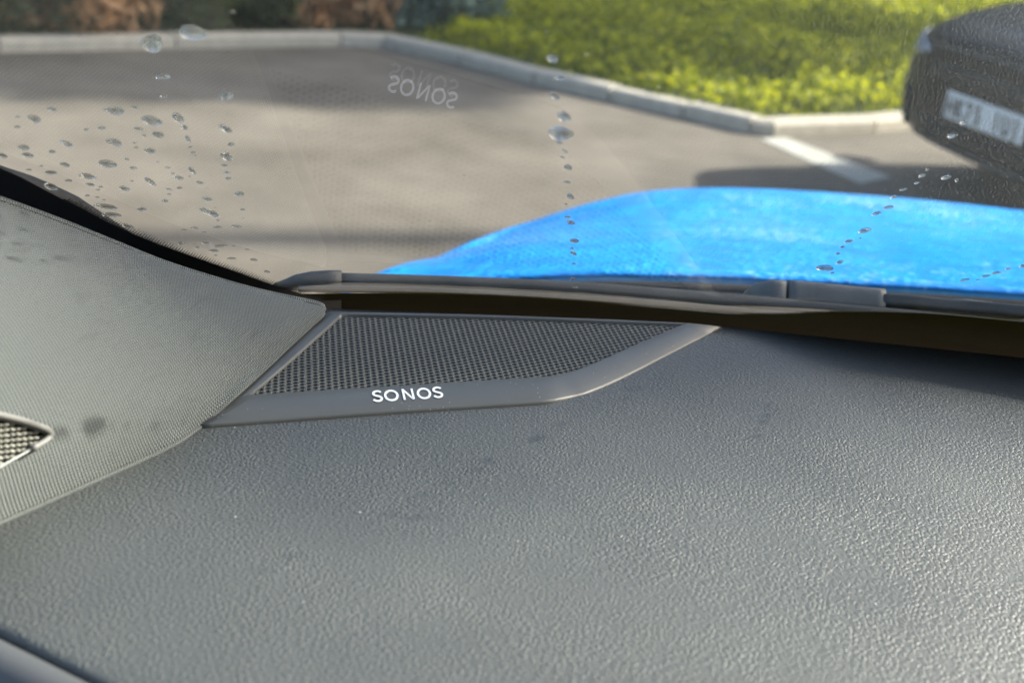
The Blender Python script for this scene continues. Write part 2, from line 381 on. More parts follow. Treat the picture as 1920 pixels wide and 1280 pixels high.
def stems(base, r, h, n, thick):
    V, F = [], []
    for k in range(n):
        a = 2*math.pi*k/n+random.random(); p0 = np.array([base[0]+.08*math.cos(a), base[1]+.08*math.sin(a), .0]); p1 = np.array([base[0]+.6*r[0]*math.cos(a), base[1]+.6*r[1]*math.sin(a), h*random.uniform(.7, 1.)])
        v, f = sweep(spline([p0, p0*.5+p1*.5+np.array([0, 0, .1]), p1], 5), lambda i, t=thick: [(t*(1-.17*i)*math.cos(q), t*(1-.17*i)*math.sin(q)) for q in np.linspace(0, 2*math.pi, 6)[:-1]], (0.3, .2, .1))
        F += [tuple(x+len(V) for x in ff) for ff in f]; V += v
    return V, F
def shrub(name, base, r, h, n, size, m, label, cat='shrub'):
    e = empty(name, (base[0], base[1], .0), label, cat)
    V, F = leaf_cloud(n, (base[0], base[1], h*.36), (r[0], r[1], h*.62), size)
    pmesh('foliage', V, F, m, e, smooth=False)
    V, F = stems(base, r, h*.8, 7, .018); pmesh('stem', V, F, TWIG, e)
    return e
L_OR = leaf('leaf_copper', (.34, .18, .08), (.66, .40, .20)); L_DG = leaf('leaf_dark', (.035, .055, .016), (.10, .13, .04)); L_BG = leaf('leaf_bluegreen', (.08, .13, .10), (.22, .31, .25), .2)
L_OL = leaf('leaf_olive', (.06, .07, .025), (.12, .12, .05))
def behind(px, py, d): p = onz(px, py, 0.); return (p[0], p[1]+d)
shrub('copper_shrub', behind(60, 92, .55), (.5, .42), 1.2, 5200, .05, L_OR, 'copper brown shrub in the corner beyond the pillar, beside the dark green one')
shrub('dark_shrub', behind(330, 85, .55), (.56, .42), 1.25, 5600, .05, L_DG, 'dark green shrub standing between the two copper brown shrubs')
shrub('copper_shrub', behind(575, 80, .52), (.38, .38), 1.1, 4400, .05, L_OR, 'copper brown shrub between the dark green shrub and the blue green conifer')
shrub('low_conifer', behind(785, 82, .6), (.48, .45), 1.0, 8000, .035, L_BG, 'blue green low conifer at the corner of the lawn', 'conifer')
shrub('olive_shrub', behind(-190, 105, .8), (.55, .5), 1.3, 3500, .055, L_OL, 'olive green shrub past the outer copper brown shrub')

# trees and an added lamp post on the sunny side: they throw the shade on road and lawn
def tree(base, h, cr, label, tr_r=.17, low=.42):
    e = empty('tree', (base[0], base[1], .0), label, 'tree')
    tr = spline([(base[0], base[1], 0), (base[0]+.05, base[1]+.06, h*.3), (base[0]-.05, base[1], h*.62), (base[0]+.04, base[1]-.05, h*.92)], 14)
    V, F = sweep(tr, lambda i: [(tr_r*(1-(.02 if tr_r > .18 else .055)*i)*math.cos(q), tr_r*(1-(.02 if tr_r > .18 else .055)*i)*math.sin(q)) for q in np.linspace(0, 2*math.pi, 11)[:-1]], (1, 0, 0)); pmesh('trunk', V, F, TWIG, e)
    VV, FF = [], []
    for k in range(10):
        a = k*2.4; z0 = h*(low+.03*k); p0 = np.array([base[0], base[1], z0]); p1 = p0+np.array([math.cos(a)*cr*.8, math.sin(a)*cr*.8, h*.16])
        v, f = sweep(spline([p0, (p0+p1)/2+np.array([0, 0, .12]), p1], 6), lambda i: [(.05*(1-.15*i)*math.cos(q), .05*(1-.15*i)*math.sin(q)) for q in np.linspace(0, 2*math.pi, 7)[:-1]], (0.1, .2, 1))
        FF += [tuple(x+len(VV) for x in ff) for ff in f]; VV += v
    pmesh('limb', VV, FF, TWIG, e)
    VV, FF = [], []
    for k in range(22):
        a = k*2.4; rr = cr*.75*math.sqrt((k+.5)/22); z = h*(low+.13+(.87-low)*.8*random.random())
        v, f = leaf_cloud(1500, (base[0]+rr*math.cos(a), base[1]+rr*math.sin(a), z), (.7, .7, .55), .115, shell=.15)
        FF.append(f+sum(len(x) for x in VV)); VV.append(v)
    pmesh('crown', np.concatenate(VV), np.concatenate(FF), L_DG, e, smooth=False)
tree((6.4, 2.715), 11.0, 2.4, 'unseen mature tree added so that its thick trunk shades the dashboard of the blue car', .185, .68)  # out-of-view trunk added to keep direct sun off the grille
tree((7.0, 11.0), 7.6, 1.7, 'leafy tree on the lawn behind the parked black car')
tree((8.3, 12.2), 7.4, 1.5, 'slender leafy tree at the back of the lawn')

# tall hedge closing the far side of the lawn
for i_, (hx, hy, hh) in enumerate(((-11., 14.5, 3.6), (-7.2, 17., 4.2), (-3.2, 18.2, 3.8), (1., 18.8, 4.4), (5.2, 19.2, 3.7), (9.5, 20., 4.3))):
    e = empty('tall_shrub', (hx, hy, 0.), 'tall dark green boundary shrub beyond the far side of the lawn', 'shrub', 'tall boundary shrubs beyond the lawn')
    V, F = leaf_cloud(3800, (hx, hy, hh*.4), (2.3, .9, hh*.6), .14); pmesh('foliage', V, F, L_DG, e, smooth=False)
    V, F = stems((hx, hy), (1.8, .6), hh*.8, 6, .04); pmesh('stem', V, F, TWIG, e)

for tx, ty, th in ((-15., 19., 10.), (-9.5, 22.5, 12.), (-4., 23.5, 10.5), (1.5, 24.5, 12.5), (7., 25., 11.), (13., 25.5, 12.)):
    e = empty('boundary_tree', (tx, ty, 0.), 'tall leafy tree standing behind the boundary shrubs', 'tree', 'tall trees behind the boundary shrubs')
    V, F = leaf_cloud(3200, (tx, ty, th*.58), (2.9, 2.2, th*.44), .33, shell=.3); pmesh('crown', V, F, L_DG, e, smooth=False)
    V, F = sweep([(tx, ty, 0), (tx+.05, ty, th*.3), (tx, ty+.05, th*.7)], lambda i: [((.22, .17, .08)[i]*math.cos(q), (.22, .17, .08)[i]*math.sin(q)) for q in np.linspace(0, 2*math.pi, 9)[:-1]], (1, 0, 0)); pmesh('trunk', V, F, TWIG, e)

# ================================================================== PARKED BLACK CAR
def black_car():
    Fv = np.array([-.94, -.34, 0.]); Fv /= np.linalg.norm(Fv); Lv = np.array([-Fv[1], Fv[0], 0.])   # forward, left of the car
    pc = onz(1838, 213, .46); O = np.array([pc[0], pc[1], 0.])-Fv*.03
    W_ = lambda x, y, z: O + Fv*x + Lv*y + np.array([0, 0, z])        # x forward (0 = nose), y left, z up
    e = empty('parked_car', O, 'black car parked nose-on beside the lawn with a white number plate', 'car')
    BODY = noisy('car_black_paint', (.003, .0034, .004), (.005, .0055, .006), 3., .42, None, .25); BODY.node_tree.nodes['Principled BSDF'].inputs['Coat Weight'].default_value = .12
    PL = mat('car_black_plastic', (.012, .012, .013), .6, .3); GLS = mat('car_glass', (.01, .012, .014), .05, .6); CHR = mat('lamp_glass', (.22, .25, .30), .22, .6, .1)
    # body: cross sections along x, each from sill to centreline (half), mirrored
    secs = [  # x, halfwidth at bumper, zlow, zmid, zshoulder, ztop(centre), half at top
        (.00, .50, .26, .45, .60, .70, .40), (-.05, .66, .23, .45, .64, .735, .50), (-.16, .80, .21, .46, .69, .775, .60), (-.36, .875, .20, .48, .73, .83, .66), (-.75, .90, .20, .50, .79, .90, .68),
        (-1.15, .90, .20, .52, .84, .955, .68), (-1.30, .90, .20, .52, .86, .985, .68), (-1.75, .90, .20, .52, .90, 1.25, .60), (-2.15, .90, .20, .52, .93, 1.43, .55), (-2.8, .90, .20, .52, .95, 1.47, .54), (-3.4, .89, .20, .52, .96, 1.42, .53), (-3.85, .86, .22, .52, .95, 1.15, .55), (-4.15, .78, .28, .52, .88, .93, .5), (-4.2, .6, .34, .52, .8, .84, .45)]
    V, m_ = [], 0
    for (x, hw, zl, zm, zs, zt, ht) in secs:
        half = [(hw*.55, zl), (hw*.93, zl+.03), (hw, zm*.75), (hw, zm), (hw*.985, (zm+zs)/2), (hw*.95, zs), (ht+(hw-ht)*.35, zs+(zt-zs)*.45), (ht, zs+(zt-zs)*.82), (ht*.55, zs+(zt-zs)*.965), (0, zt)]
        ring = [W_(x, y, z) for y, z in half] + [W_(x, -y, z) for y, z in half[-2::-1]]
        m_ = len(ring); V += ring
    F = grid_faces(len(secs), m_, True) + [tuple(range(m_))[::-1], tuple(range((len(secs)-1)*m_, len(secs)*m_))]
    b = pmesh('body', V, F, BODY, e); md = b.modifiers.new('s', 'SUBSURF'); md.levels = md.render_levels = 2
    bpy.context.view_layer.update(); ev = b.evaluated_get(bpy.context.evaluated_depsgraph_get()); tmp = ev.to_mesh()
    from mathutils.bvhtree import BVHTree
    bvh = BVHTree.FromPolygons([v.co.copy() for v in tmp.vertices], [tuple(p.vertices) for p in tmp.polygons]); ev.to_mesh_clear()
    def sx(y, z):                       # x of the nose surface at (y, z)
        h = bvh.ray_cast(Vector(W_(1., y, z)), Vector(-Fv)); return (np.array(h[0])-O)@Fv if h[0] is not None else -.3
    def patch(name, rows, m, off=.006):
        V = [W_(sx(y, z)+off, y, z) for r in rows for y, z in r]; o = pmesh(name, V, grid_faces(len(rows), len(rows[0])), m, e)
        md = o.modifiers.new('t', 'SOLIDIFY'); md.thickness = .012; return o
    def box(name, x0, x1, y0, y1, z0, z1, m, par=e, r=.01):
        bm = bmesh.new(); bmesh.ops.create_cube(bm, size=1)
        for v in bm.verts: v.co = Vector(W_(x0+(v.co.x+.5)*(x1-x0), y0+(v.co.y+.5)*(y1-y0), z0+(v.co.z+.5)*(z1-z0)))
        bmesh.ops.recalc_face_normals(bm, faces=bm.faces)
        bmesh.ops.bevel(bm, geom=bm.edges[:], offset=r, segments=2, affect='EDGES')
        me = D.meshes.new(name); bm.to_mesh(me); bm.free(); me.materials.append(m); o = link(D.objects.new(name, me))
        if par is e: adopt(o, e)
        return o
    lin = lambda a, b_, n: list(np.linspace(a, b_, n))
    patch('upper_grille', [[(y, z) for y in lin(-.44, .44, 13)] for z in lin(.535, .60, 4)], PL, .004)
    patch('lower_grille', [[(y, z) for y in lin(-.50, .50, 13)] for z in lin(.27, .365, 4)], PL, .004)
    for k in range(3): patch('grille_bar', [[(y, z) for y in lin(-.48, .48, 13)] for z in (.288+.03*k, .296+.03*k)], BODY, .010)
    HL = mat('car_edge_highlight', (.05, .055, .06), .3, .5); CT = mat('corner_trim', (.12, .125, .12), .45, .4)
    patch('bumper_lip', [[(y, z) for y in lin(-.74, .74, 15)] for z in (.232, .245, .258)], HL, .012)  # highlight along the lower lip painted in as a paler strip
    patch('bonnet_edge', [[(y, z+.012*math.cos(y*2)) for y in lin(-.55, .55, 13)] for z in (.655, .664)], HL, .006)
    PX_ = sx(0., .445)
    pl = box('number_plate', PX_+.004, PX_+.020, -.26, .26, .39, .501, mat('plate_white', (.72, .74, .72), .4, .4), r=.004)
    INK = mat('plate_ink', (.01, .01, .01), .5)
    for ci, ch_ in enumerate('HK75 IUJ'):
        if ch_ == ' ': continue
        txt = D.curves.new('plate_text', 'FONT'); txt.body = ch_; txt.size = .112; txt.align_x = 'CENTER'; txt.extrude = .0012; txt.offset = .0035
        to = link(D.objects.new('plate_tmp', txt)); bpy.context.view_layer.update()
        me = bpy.data.meshes.new_from_object(to.evaluated_get(bpy.context.evaluated_depsgraph_get())); D.objects.remove(to)
        for v in me.vertices: v.co = Vector(W_(PX_+.0222+v.co.z*.5, -.215+ci*.0615+v.co.x*.72, .407+v.co.y*.95))
        me.materials.append(INK); to = link(D.objects.new('plate_character', me)); to.parent = pl
    for s in (1, -1):
        # headlamp wedge, fog recess and corner trim on each side
        patch('headlight', [[(s*y, zl+(zh-zl)*f) for y, zl, zh in ((.47, .63, .645), (.54, .61, .66), (.61, .60, .675), (.68, .60, .685), (.74, .61, .685), (.79, .625, .68))] for f in (0, .33, .66, 1.)], CHR, .006)
        patch('fog_recess', [[(s*y, z) for y in lin(.58, .70, 5)] for z in lin(.29, .45, 4)], PL, .004)
        patch('corner_trim', [[(s*(y+.012*math.sin((z-.28)*9)), z) for y in (.725, .745)] for z in lin(.27, .56, 8)], CT, .006)
        box('mirror', -1.72, -1.58, s*1.0-.09, s*1.0+.09, .98, 1.10, BODY, r=.04)
        for xw in (-.82, -3.35):
            bm = bmesh.new(); bmesh.ops.create_cone(bm, cap_ends=True, segments=36, radius1=.325, radius2=.325, depth=.22)
            bmesh.ops.bevel(bm, geom=[x for x in bm.edges if abs(x.calc_face_angle(0)) > .8], offset=.035, segments=3, affect='EDGES')
            for v in bm.verts: v.co = Vector(W_(xw+v.co.x, s*.815+v.co.z, .325+v.co.y))
            me = D.meshes.new('tyre'); bm.to_mesh(me); bm.free(); me.materials.append(RUBBER); t = link(D.objects.new('wheel', me)); adopt(t, e)
            bm = bmesh.new(); bmesh.ops.create_cone(bm, cap_ends=True, segments=30, radius1=.215, radius2=.2, depth=.05)
            for v in bm.verts: v.co = Vector(W_(xw+v.co.x, s*(.925)+v.co.z, .325+v.co.y))
            me = D.meshes.new('rim'); bm.to_mesh(me); bm.free(); me.materials.append(mat('rim_alloy', (.25, .26, .27), .35, .5, .8)); rm = link(D.objects.new('rim', me)); rm.parent = t
    # windscreen and side glass as thin shells
    q = [W_(-1.33, .70, 1.0), W_(-1.33, -.70, 1.0), W_(-2.02, -.56, 1.40), W_(-2.02, .56, 1.40)]
    up = np.array([0, 0, .012])
    pmesh('windscreen', [p+up+Fv*.02 for p in q]+[p+Fv*.01 for p in q], [(0, 1, 2, 3), (7, 6, 5, 4), (0, 4, 5, 1), (2, 6, 7, 3), (1, 5, 6, 2), (3, 7, 4, 0)], GLS, e, smooth=False)
black_car()

# out-of-view lamp post, added to lay a shadow band across the road
lp = empty('added_lamp_post', (7.9, 7.3, 0), 'unseen grey steel lamp post added to shade a strip of the road', 'lamp post')
STEEL = mat('post_steel', (.25, .26, .26), .5, .5, .3)
V, F = sweep([(7.9, 7.3, z) for z in (0, .05, 1.2, 1.25, 8.0)], lambda i: [((.17, .17, .15, .12, .09)[i]*math.cos(q), (.17, .17, .15, .12, .09)[i]*math.sin(q)) for q in np.linspace(0, 2*math.pi, 17)[:-1]], (1, 0, 0)); pmesh('post', V, F, STEEL, lp)
V, F = sweep(spline([(7.9, 7.3, 7.95), (7.7, 7.3, 8.25), (7.1, 7.3, 8.35)], 8), [(.04*math.cos(q), .04*math.sin(q)) for q in np.linspace(0, 2*math.pi, 9)[:-1]], (0, 1, 0)); pmesh('arm', V, F, STEEL, lp)
V, F = sweep([(7.2, 7.3, 8.34), (6.8, 7.3, 8.36), (6.5, 7.3, 8.34)], rrect(.22, .09, .03), (0, 0, 1)); pmesh('lamp_head', V, F, STEEL, lp)

# ================================================================== OWN CAR: bonnet, cowl, wipers
def bonnet():
    rear = [aty(x, y, Y) for x, y, Y in ((640, 545, .97), (700, 535, .965), (800, 530, .96), (950, 519, .955), (1150, 512, .95), (1400, 518, .95), (1700, 534, .95), (1920, 548, .95), (2300, 572, .96))]
    rows = [rear]
    mid1 = [aty(x, y, Y) for x, y, Y in ((655, 538, 1.0), (712, 508, 1.02), (830, 486, 1.12), (960, 456, 1.16), (1150, 445, 1.18), (1400, 455, 1.18), (1700, 470, 1.18), (1920, 486, 1.18), (2300, 515, 1.18))]
    mid2 = [aty(x, y, Y) for x, y, Y in ((745, 515, 1.25), (800, 488, 1.32), (900, 462, 1.45), (1010, 430, 1.5), (1180, 402, 1.52), (1400, 402, 1.52), (1700, 420, 1.52), (1920, 440, 1.52), (2300, 470, 1.52))]
    crest = [aty(x, y, Y) for x, y, Y in ((900, 490, 1.6), (970, 450, 1.7), (1056, 416, 1.8), (1140, 388, 1.85), (1240, 367, 1.9), (1400, 362, 1.92), (1700, 380, 1.92), (1920, 402, 1.92), (2300, 440, 1.9))]
    front = []
    for i, p in enumerate(crest): front.append(p+np.array([.05, .32, -.19 - .015*(8-i)]))
    low = [p+np.array([.02, .08, -.22]) for p in front]
    cols = [mid1, mid2, crest, front, low]
    A = np.array([rear]+cols)                       # rows x 9 x 3
    # refine with splines both ways
    B = np.array([spline(A[i], 48) for i in range(len(A))]); C_ = np.array([spline(B[:, j], 40) for j in range(48)]).transpose(1, 0, 2)
    V = C_.reshape(-1, 3); F = grid_faces(40, 48)
    e = empty('bonnet', A[0, 4], 'bright blue car bonnet beaded with water beyond the wipers', 'bonnet')
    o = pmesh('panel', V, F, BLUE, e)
    md = o.modifiers.new('t', 'SOLIDIFY'); md.thickness = .003; md.offset = -1
    return A
HOODA = bonnet()
# cowl below the bonnet's rear edge: sloped dark plastic tray
cw = empty('cowl_panel', ong(1200, 560, .06), 'dark plastic cowl panel between the windscreen foot and the blue bonnet', 'cowl panel')
far = [aty(x, y, .955)+np.array([0, -.006, -.006]) for x, y in ((300, 540), (500, 545), (640, 550), (800, 540), (950, 521), (1150, 514), (1400, 520), (1700, 536), (1920, 550), (2400, 585))]
near = [gl_suv(s, -.075, .012) for s in np.linspace(-.32, .75, 10)]
A_ = np.array([spline(far, 40), spline([(np.array(f)+n_)/2+np.array([0, 0, -.035]) for f, n_ in zip(far, near)], 40), spline(near, 40)])
C_ = np.array([spline(A_[:, j], 10) for j in range(40)]).transpose(1, 0, 2)
pmesh('tray', C_.reshape(-1, 3), grid_faces(10, 40), COWL, cw).modifiers.new('t', 'SOLIDIFY').thickness = .003
edge = spline([p+np.array([0, -.004, -.002]) for p in far], 40); V, F = sweep(edge, [(.006*math.cos(q), .006*math.sin(q)) for q in np.linspace(0, 2*math.pi, 9)[:-1]], (0, 0, 1)); pmesh('seal', V, F, RUBBER, cw)

# windscreen ----------------------------------------------------------------
ws = empty('windscreen', gl_suv(.35, -.05), 'curved car windscreen spotted with rain above the dashboard', 'windscreen')
UL = lambda s: (-.058)                                  # glass foot lies below the dashboard edge
edge_s0 = -.34
NS, NU = 60, 30
for nm, off, m in (('inner_pane', 0.0, GIN), ('outer_pane', .0030, GOUT)):
    V = [gl_suv(s, u, off) for u in np.linspace(-.095, .62, NU) for s in np.linspace(edge_s0, 1.02, NS)]
    pmesh(nm, V, grid_faces(NU, NS), m, ws)
# printed ceramic band along the foot
topl = [(520, 552), (600, 549), (700, 548), (900, 552), (1100, 564), (1250, 577), (1400, 588), (1600, 583), (1750, 587), (1920, 602), (2300, 640)]
tp = spline([np.array([*gl_hit(x, y), 0]) for x, y in topl], 60)
V = [gl_suv(s, u, -.0004) for s, u, _ in tp] + [gl_suv(s, -.092, -.0004) for s, u, _ in tp]
pmesh('ceramic_band', V, grid_faces(2, 60), FRIT, ws)
# ceramic edge beside the pillar and its dotted fade
le = [(640, 560), (600, 560), (555, 546), (500, 528), (430, 503), (350, 475), (270, 445), (200, 414), (150, 388), (100, 362), (40, 330), (0, 312), (-150, 240)]
lp_ = spline([np.array([*gl_hit(x, y), 0]) for x, y in le], 70)
lo = [(640, 640), (600, 640), (540, 640), (480, 620), (400, 600), (320, 570), (240, 540), (160, 510), (100, 490), (50, 480), (0, 470), (-40, 460), (-250, 420)]
lq = spline([np.array([*gl_hit(x, y), 0]) for x, y in lo], 70)
V = [gl_suv(s, u, -.0006) for s, u, _ in lp_] + [gl_suv(s, u, -.0006) for s, u, _ in lq]
pmesh('ceramic_edge', V, grid_faces(2, 70), FRITK, ws)
V, F = [], []
def dot_rows(path, rows, pitch, r0, side):
    P = np.array(path); seg = np.linalg.norm(np.diff(P, axis=0), axis=1); t = np.concatenate([[0], np.cumsum(seg)])
    for k in range(rows):
        x = (k % 2)*pitch*.5
        while x < t[-1]:
            i = min(np.searchsorted(t, x, 'right')-1, len(P)-2); f = (x-t[i])/(t[i+1]-t[i]); p = P[i]*(1-f)+P[i+1]*f; d = (P[i+1]-P[i])/seg[i]; nn = np.array([-d[1], d[0], 0])*side
            c = p+nn*(k+.2)*pitch*.8; r = r0*(1-k/(rows+.8)); b = len(V)
            for q in range(8): V.append(gl_suv(c[0]+r*math.cos(q*math.pi/4), c[1]+r*math.sin(q*math.pi/4), -.0005))
            F.append(tuple(range(b, b+8))); x += pitch
dot_rows(lp_[3:50], 5, .00165, .00078, -1)
pmesh('ceramic_dots', V, F, FRITK, ws, smooth=False)['kind'] = 'stuff'
V, F = [], []
dot_rows(tp[36:], 4, .0015, .0006, 1)
pmesh('ceramic_dots', V, F, FRIT, ws, smooth=False)['kind'] = 'stuff'
# rubber edge strip outside the glass by the pillar
sp = spline([ong(x, y, .009) for x, y in ((250, 440), (190, 412), (150, 394), (100, 371), (50, 350), (0, 334), (-80, 302), (-200, 254))], 30)
V, F = sweep(sp, lambda i: [(.0055*math.cos(q)*min(1, .1+i*.1), .0052*math.sin(q)*min(1, .1+i*.1)) for q in np.linspace(0, 2*math.pi, 13)[:-1]], lambda i: GN)
pmesh('edge_rubber', V, F, RUBBER, ws)

# wipers ---------------------------------------------------------------------
def wiper_low():
    e = empty('wiper_blade', ong(640, 530, .012), 'long grey wiper blade with a square tip cap lying along the windscreen foot', 'wiper')
    path = spline([ong(x, y, .010) for x, y in ((640, 526), (760, 529), (900, 534), (1050, 541), (1200, 551), (1350, 563), (1500, 577), (1700, 595), (2000, 625))], 50)
    prof = [(-.006, -.0045), (-.006, .000), (-.0045, .003), (-.001, .0045), (.002, .0035), (.005, .0028), (.006, .0005), (.006, -.0045)]
    V, F = sweep(path, prof, lambda i: GN); pmesh('blade', V, F, WIPER, e)
    path2 = spline([ong(x, y, .004) for x, y in ((560, 541), (760, 543), (900, 549), (1050, 557), (1200, 567), (1350, 579), (1500, 592), (1700, 610))], 50)
    V, F = sweep(path2, rrect(.004, .003, .001), lambda i: GN); pmesh('rubber_lip', V, F, WIPER, e)
    cap = [ong(x, y, .0105) for x, y in ((527, 541), (545, 534), (565, 528), (590, 525), (615, 524), (642, 524))]
    cs = (.12, .42, .72, .93, 1.0, 1.0)
    V, F = sweep(cap, lambda i: [(a*1.12*cs[i] - .0095*(1-cs[i])*-.4, b*1.2*max(.5, cs[i])) for a, b in prof], lambda i: GN); pmesh('tip_cap', V, F, WIPER, e)
wiper_low()
def wiper_high():
    e = empty('wiper_blade', ong(1500, 560, .02), 'second wiper with a rounded end cap and chunky connector beside the cowl', 'wiper')
    P = lambda pts, o=.018: [ong(x, y, o) for x, y in pts]
    cap = P(((1400, 566), (1408, 560), (1425, 555), (1445, 554), (1466, 555)), .020); cs = (.25, .62, .88, 1., 1.)
    pr = rrect(.020, .0150, .005, 4)
    V, F = sweep(cap, lambda i: [(a*cs[i], b*cs[i]) for a, b in pr], lambda i: GN); pmesh('end_cap', V, F, WJOINT, e)
    bodyp = spline(P(((1468, 555.5), (1520, 560), (1580, 566), (1646, 572)), .020), 12)
    V, F = sweep(bodyp, [(a*1.06, b*1.04) for a, b in pr], lambda i: GN); pmesh('connector', V, F, WJOINT, e)
    bl = spline(P(((1395, 583), (1500, 586), (1650, 596), (1800, 610), (2050, 636)), .012), 20)
    V, F = sweep(bl, rrect(.010, .006, .002), lambda i: GN); pmesh('blade', V, F, WIPER, e)
    arm = spline(P(((1640, 562), (1700, 566), (1760, 573), (1850, 580), (2050, 598)), .021), 20)
    V, F = sweep(arm, lambda i: [(a*(1.1 if i > 5 else .8+.05*i), b) for a, b in rrect(.008, .007, .002)], lambda i: GN); pmesh('arm', V, F, WIPER, e)
    cl = P(((1772, 576), (1800, 578), (1846, 583)), .023)
    V, F = sweep(cl, rrect(.012, .009, .003), lambda i: GN); pmesh('clip', V, F, WJOINT, e)
    sh = spline(P(((1648, 580), (1720, 583), (1800, 590), (1900, 600)), .018), 12)
    V, F = sweep(sh, rrect(.012, .008, .003), lambda i: GN); pmesh('arm_underside', V, F, WIPERD, e)
wiper_high()

# ================================================================== DASHBOARD
dash = empty('dashboard', (0.2, .45, ZD-.05), 'dark grey grained leather dashboard top below the windscreen', 'dashboard')
farpx = [(200, 560), (400, 566), (560, 574), (640, 580), (800, 585), (1000, 593), (1200, 603), (1352, 612), (1600, 638), (1920, 671), (2300, 712), (2900, 780)]
far = [ond(x, y) for x, y in farpx]
far = [np.array([-.42, .52, ZD])] + far + [np.array([1.15, far[-1][1]-.10, ZD])]
fx = np.array([p[0] for p in far]); fy = np.array([p[1] for p in far])
E0, E1 = ond(0, 1196), ond(234, 1313); sl_ = (E1[1]-E0[1])/(E1[0]-E0[0])
def yfront(x):
    y = E0[1]+sl_*(x-E0[0]); a = .02; k = 40.
    return a+math.log1p(math.exp(min(50, (y-a)*k)))/k
C0, C1 = ond(270, 858), ond(1500, 1200); cdv = (C1-C0)/np.linalg.norm(C1-C0); cn = np.array([cdv[1], -cdv[0], 0])
if cn[1] > 0: cn = -cn
def dash_z(x, y):
    s = (np.array([x, y, ZD])-C0)@cn
    w_ = .003; sp_ = w_*math.log1p(math.exp(min(40, s/w_)))
    ex = max(0., x-.22)
    return ZD + math.tan(R(5.0))*sp_ - .55*max(0, s-.03)**2 - .30*max(0., x-.03)**2*min(1., max(0., (.56-y)/.2))
xs = np.concatenate([np.linspace(-.42, -.2, 10)[:-1], np.linspace(-.2, .36, 80), np.linspace(.36, 1.15, 24)[1:]])
V = []; NJ = 70
for x in xs:
    yf = yfront(x); yb = np.interp(x, fx, fy)
    for j in range(NJ):
        f = j/(NJ-1); y = yf+(yb-yf)*f; V.append((x, y, dash_z(x, y)))
nb = len(V)
# rolled front lip and rear lip, appended as extra rows per column
cols_ = []
ROLLN = 7
idx = []
V2 = []
for i, x in enumerate(xs):
    col = V[i*NJ:(i+1)*NJ]; x0, y0, z0 = col[0]; r = .0035
    fr = [(x0 - sl_*0, y0 - r*math.sin(R(a)), z0 - r*(1-math.cos(R(a)))) for a in (90, 75, 60, 45, 30, 15)]
    fr = [(x0, y0-r, z0-.03)] + fr
    x1, y1, z1 = col[-1]; r2 = .004
    bk = [(x1, y1+r2*math.sin(R(a)), z1-r2*(1-math.cos(R(a)))) for a in (30, 60, 90)] + [(x1, y1+r2, z1-.04)]
    V2 += fr+col+bk
mm = NJ+7+4
pmesh('leather_top', V2, grid_faces(len(xs), mm), LEATHER, dash)
# dark backing shelf below the rear edge
V, F = [], []
bk = [(x, np.interp(x, fx, fy)-.002, ZD-.028) for x in np.linspace(-.42, 1.15, 40)]; bk2 = [(x, y+.03, z-.015) for x, y, z in bk]
pmesh('defroster_channel', bk+bk2, grid_faces(2, 40), BLACK, dash, smooth=False)
# trim strip, cavity and louvres of the side vent below the front lip
ld = np.array([E1[0]-E0[0], E1[1]-E0[1], 0]); ld /= np.linalg.norm(ld); ln_ = np.array([ld[1], -ld[0], 0])
if ln_[1] > 0: ln_ = -ln_
E0 = E0+np.array([0, 0, dash_z(E0[0]+.03, E0[1])-ZD])
def vstrip(name, prof, m, a=-.10, b=.16, n=24, bow=0.0):
    V = []
    for t in np.linspace(a, b, n):
        for (o, z) in prof: V.append(E0+ld*t+ln_*(o+bow*t*t)+np.array([0, 0, z]))
    return pmesh(name, V, grid_faces(n, len(prof)), m, dash)
vstrip('vent_trim', [(.0039, -.022), (.0043, -.0022), (.0054, -.0008), (.0115, -.0020), (.0150, -.0045), (.0162, -.0090), (.016, -.03)], SATIN)
vstrip('vent_trim', [(.0162, -.016), (.020, -.0125), (.028, -.017), (.0295, -.021), (.029, -.04)], mat('vent_dark', (.045, .047, .05), .35, .5))
vstrip('vent_cavity', [(.033, -.03), (.06, -.05), (.09, -.05)], BLACK)
V, F = sweep([E0+ld*.03+ln_*.05+np.array([0, 0, -.03]), E0+ld*.055+ln_*.047+np.array([0, 0, -.024]), E0+ld*.09+ln_*.044+np.array([0, 0, -.022])], rrect(.016, .004, .0015), (0, 0.3, 1)); pmesh('vent_louvre', V, F, SATIN, dash)
V, F = sweep([E0+ld*-.06+ln_*.042+np.array([0, 0, -.022]), E0+ld*0+ln_*.047+np.array([0, 0, -.024]), E0+ld*.02+ln_*.062+np.array([0, 0, -.03])], rrect(.016, .006, .002), (0, 0.3, 1)); pmesh('vent_louvre', V, F, SATIN, dash)

# ================================================================== SPEAKER GRILLE
ZM = .0055
st = [((372, 797), (468, 739)), ((560, 783), (600, 730)), ((760, 768.5), (780, 719)), ((960, 756), (960, 708)), ((1030, 750.5), (1020, 704)), ((1075, 743), (1052, 700)), ((1110, 733), (1080, 692)), ((1170, 707), (1125, 674)), ((1260, 661), (1195, 643)), ((1338, 622), (1270, 611)), ((1354, 612), (1286, 605))]
back = [((1285, 604.5), (1278, 606)), ((1150, 597.5), (1150, 601.5)), ((900, 588.5), (900, 592.5)), ((650, 583), (652, 588)), ((618, 583), (640, 589))]
left = [((560, 610), (600, 625)), ((470, 690), (535, 682))]
sg = empty('speaker_grille', ond(760, 680), 'triangular black perforated speaker grille with white lettering in the dashboard corner', 'speaker grille')
ringo, ringi = [], []
for k, (o, i) in enumerate(st+back+left):
    zo = .0016 if k < 5 else .0006
    if k >= len(st): zo = ZM-.0004 if k < len(st)+4 else .003
    if k == len(st)-1: zo = .002
    ringo.append((*o, zo)); ringi.append((*i, ZM))
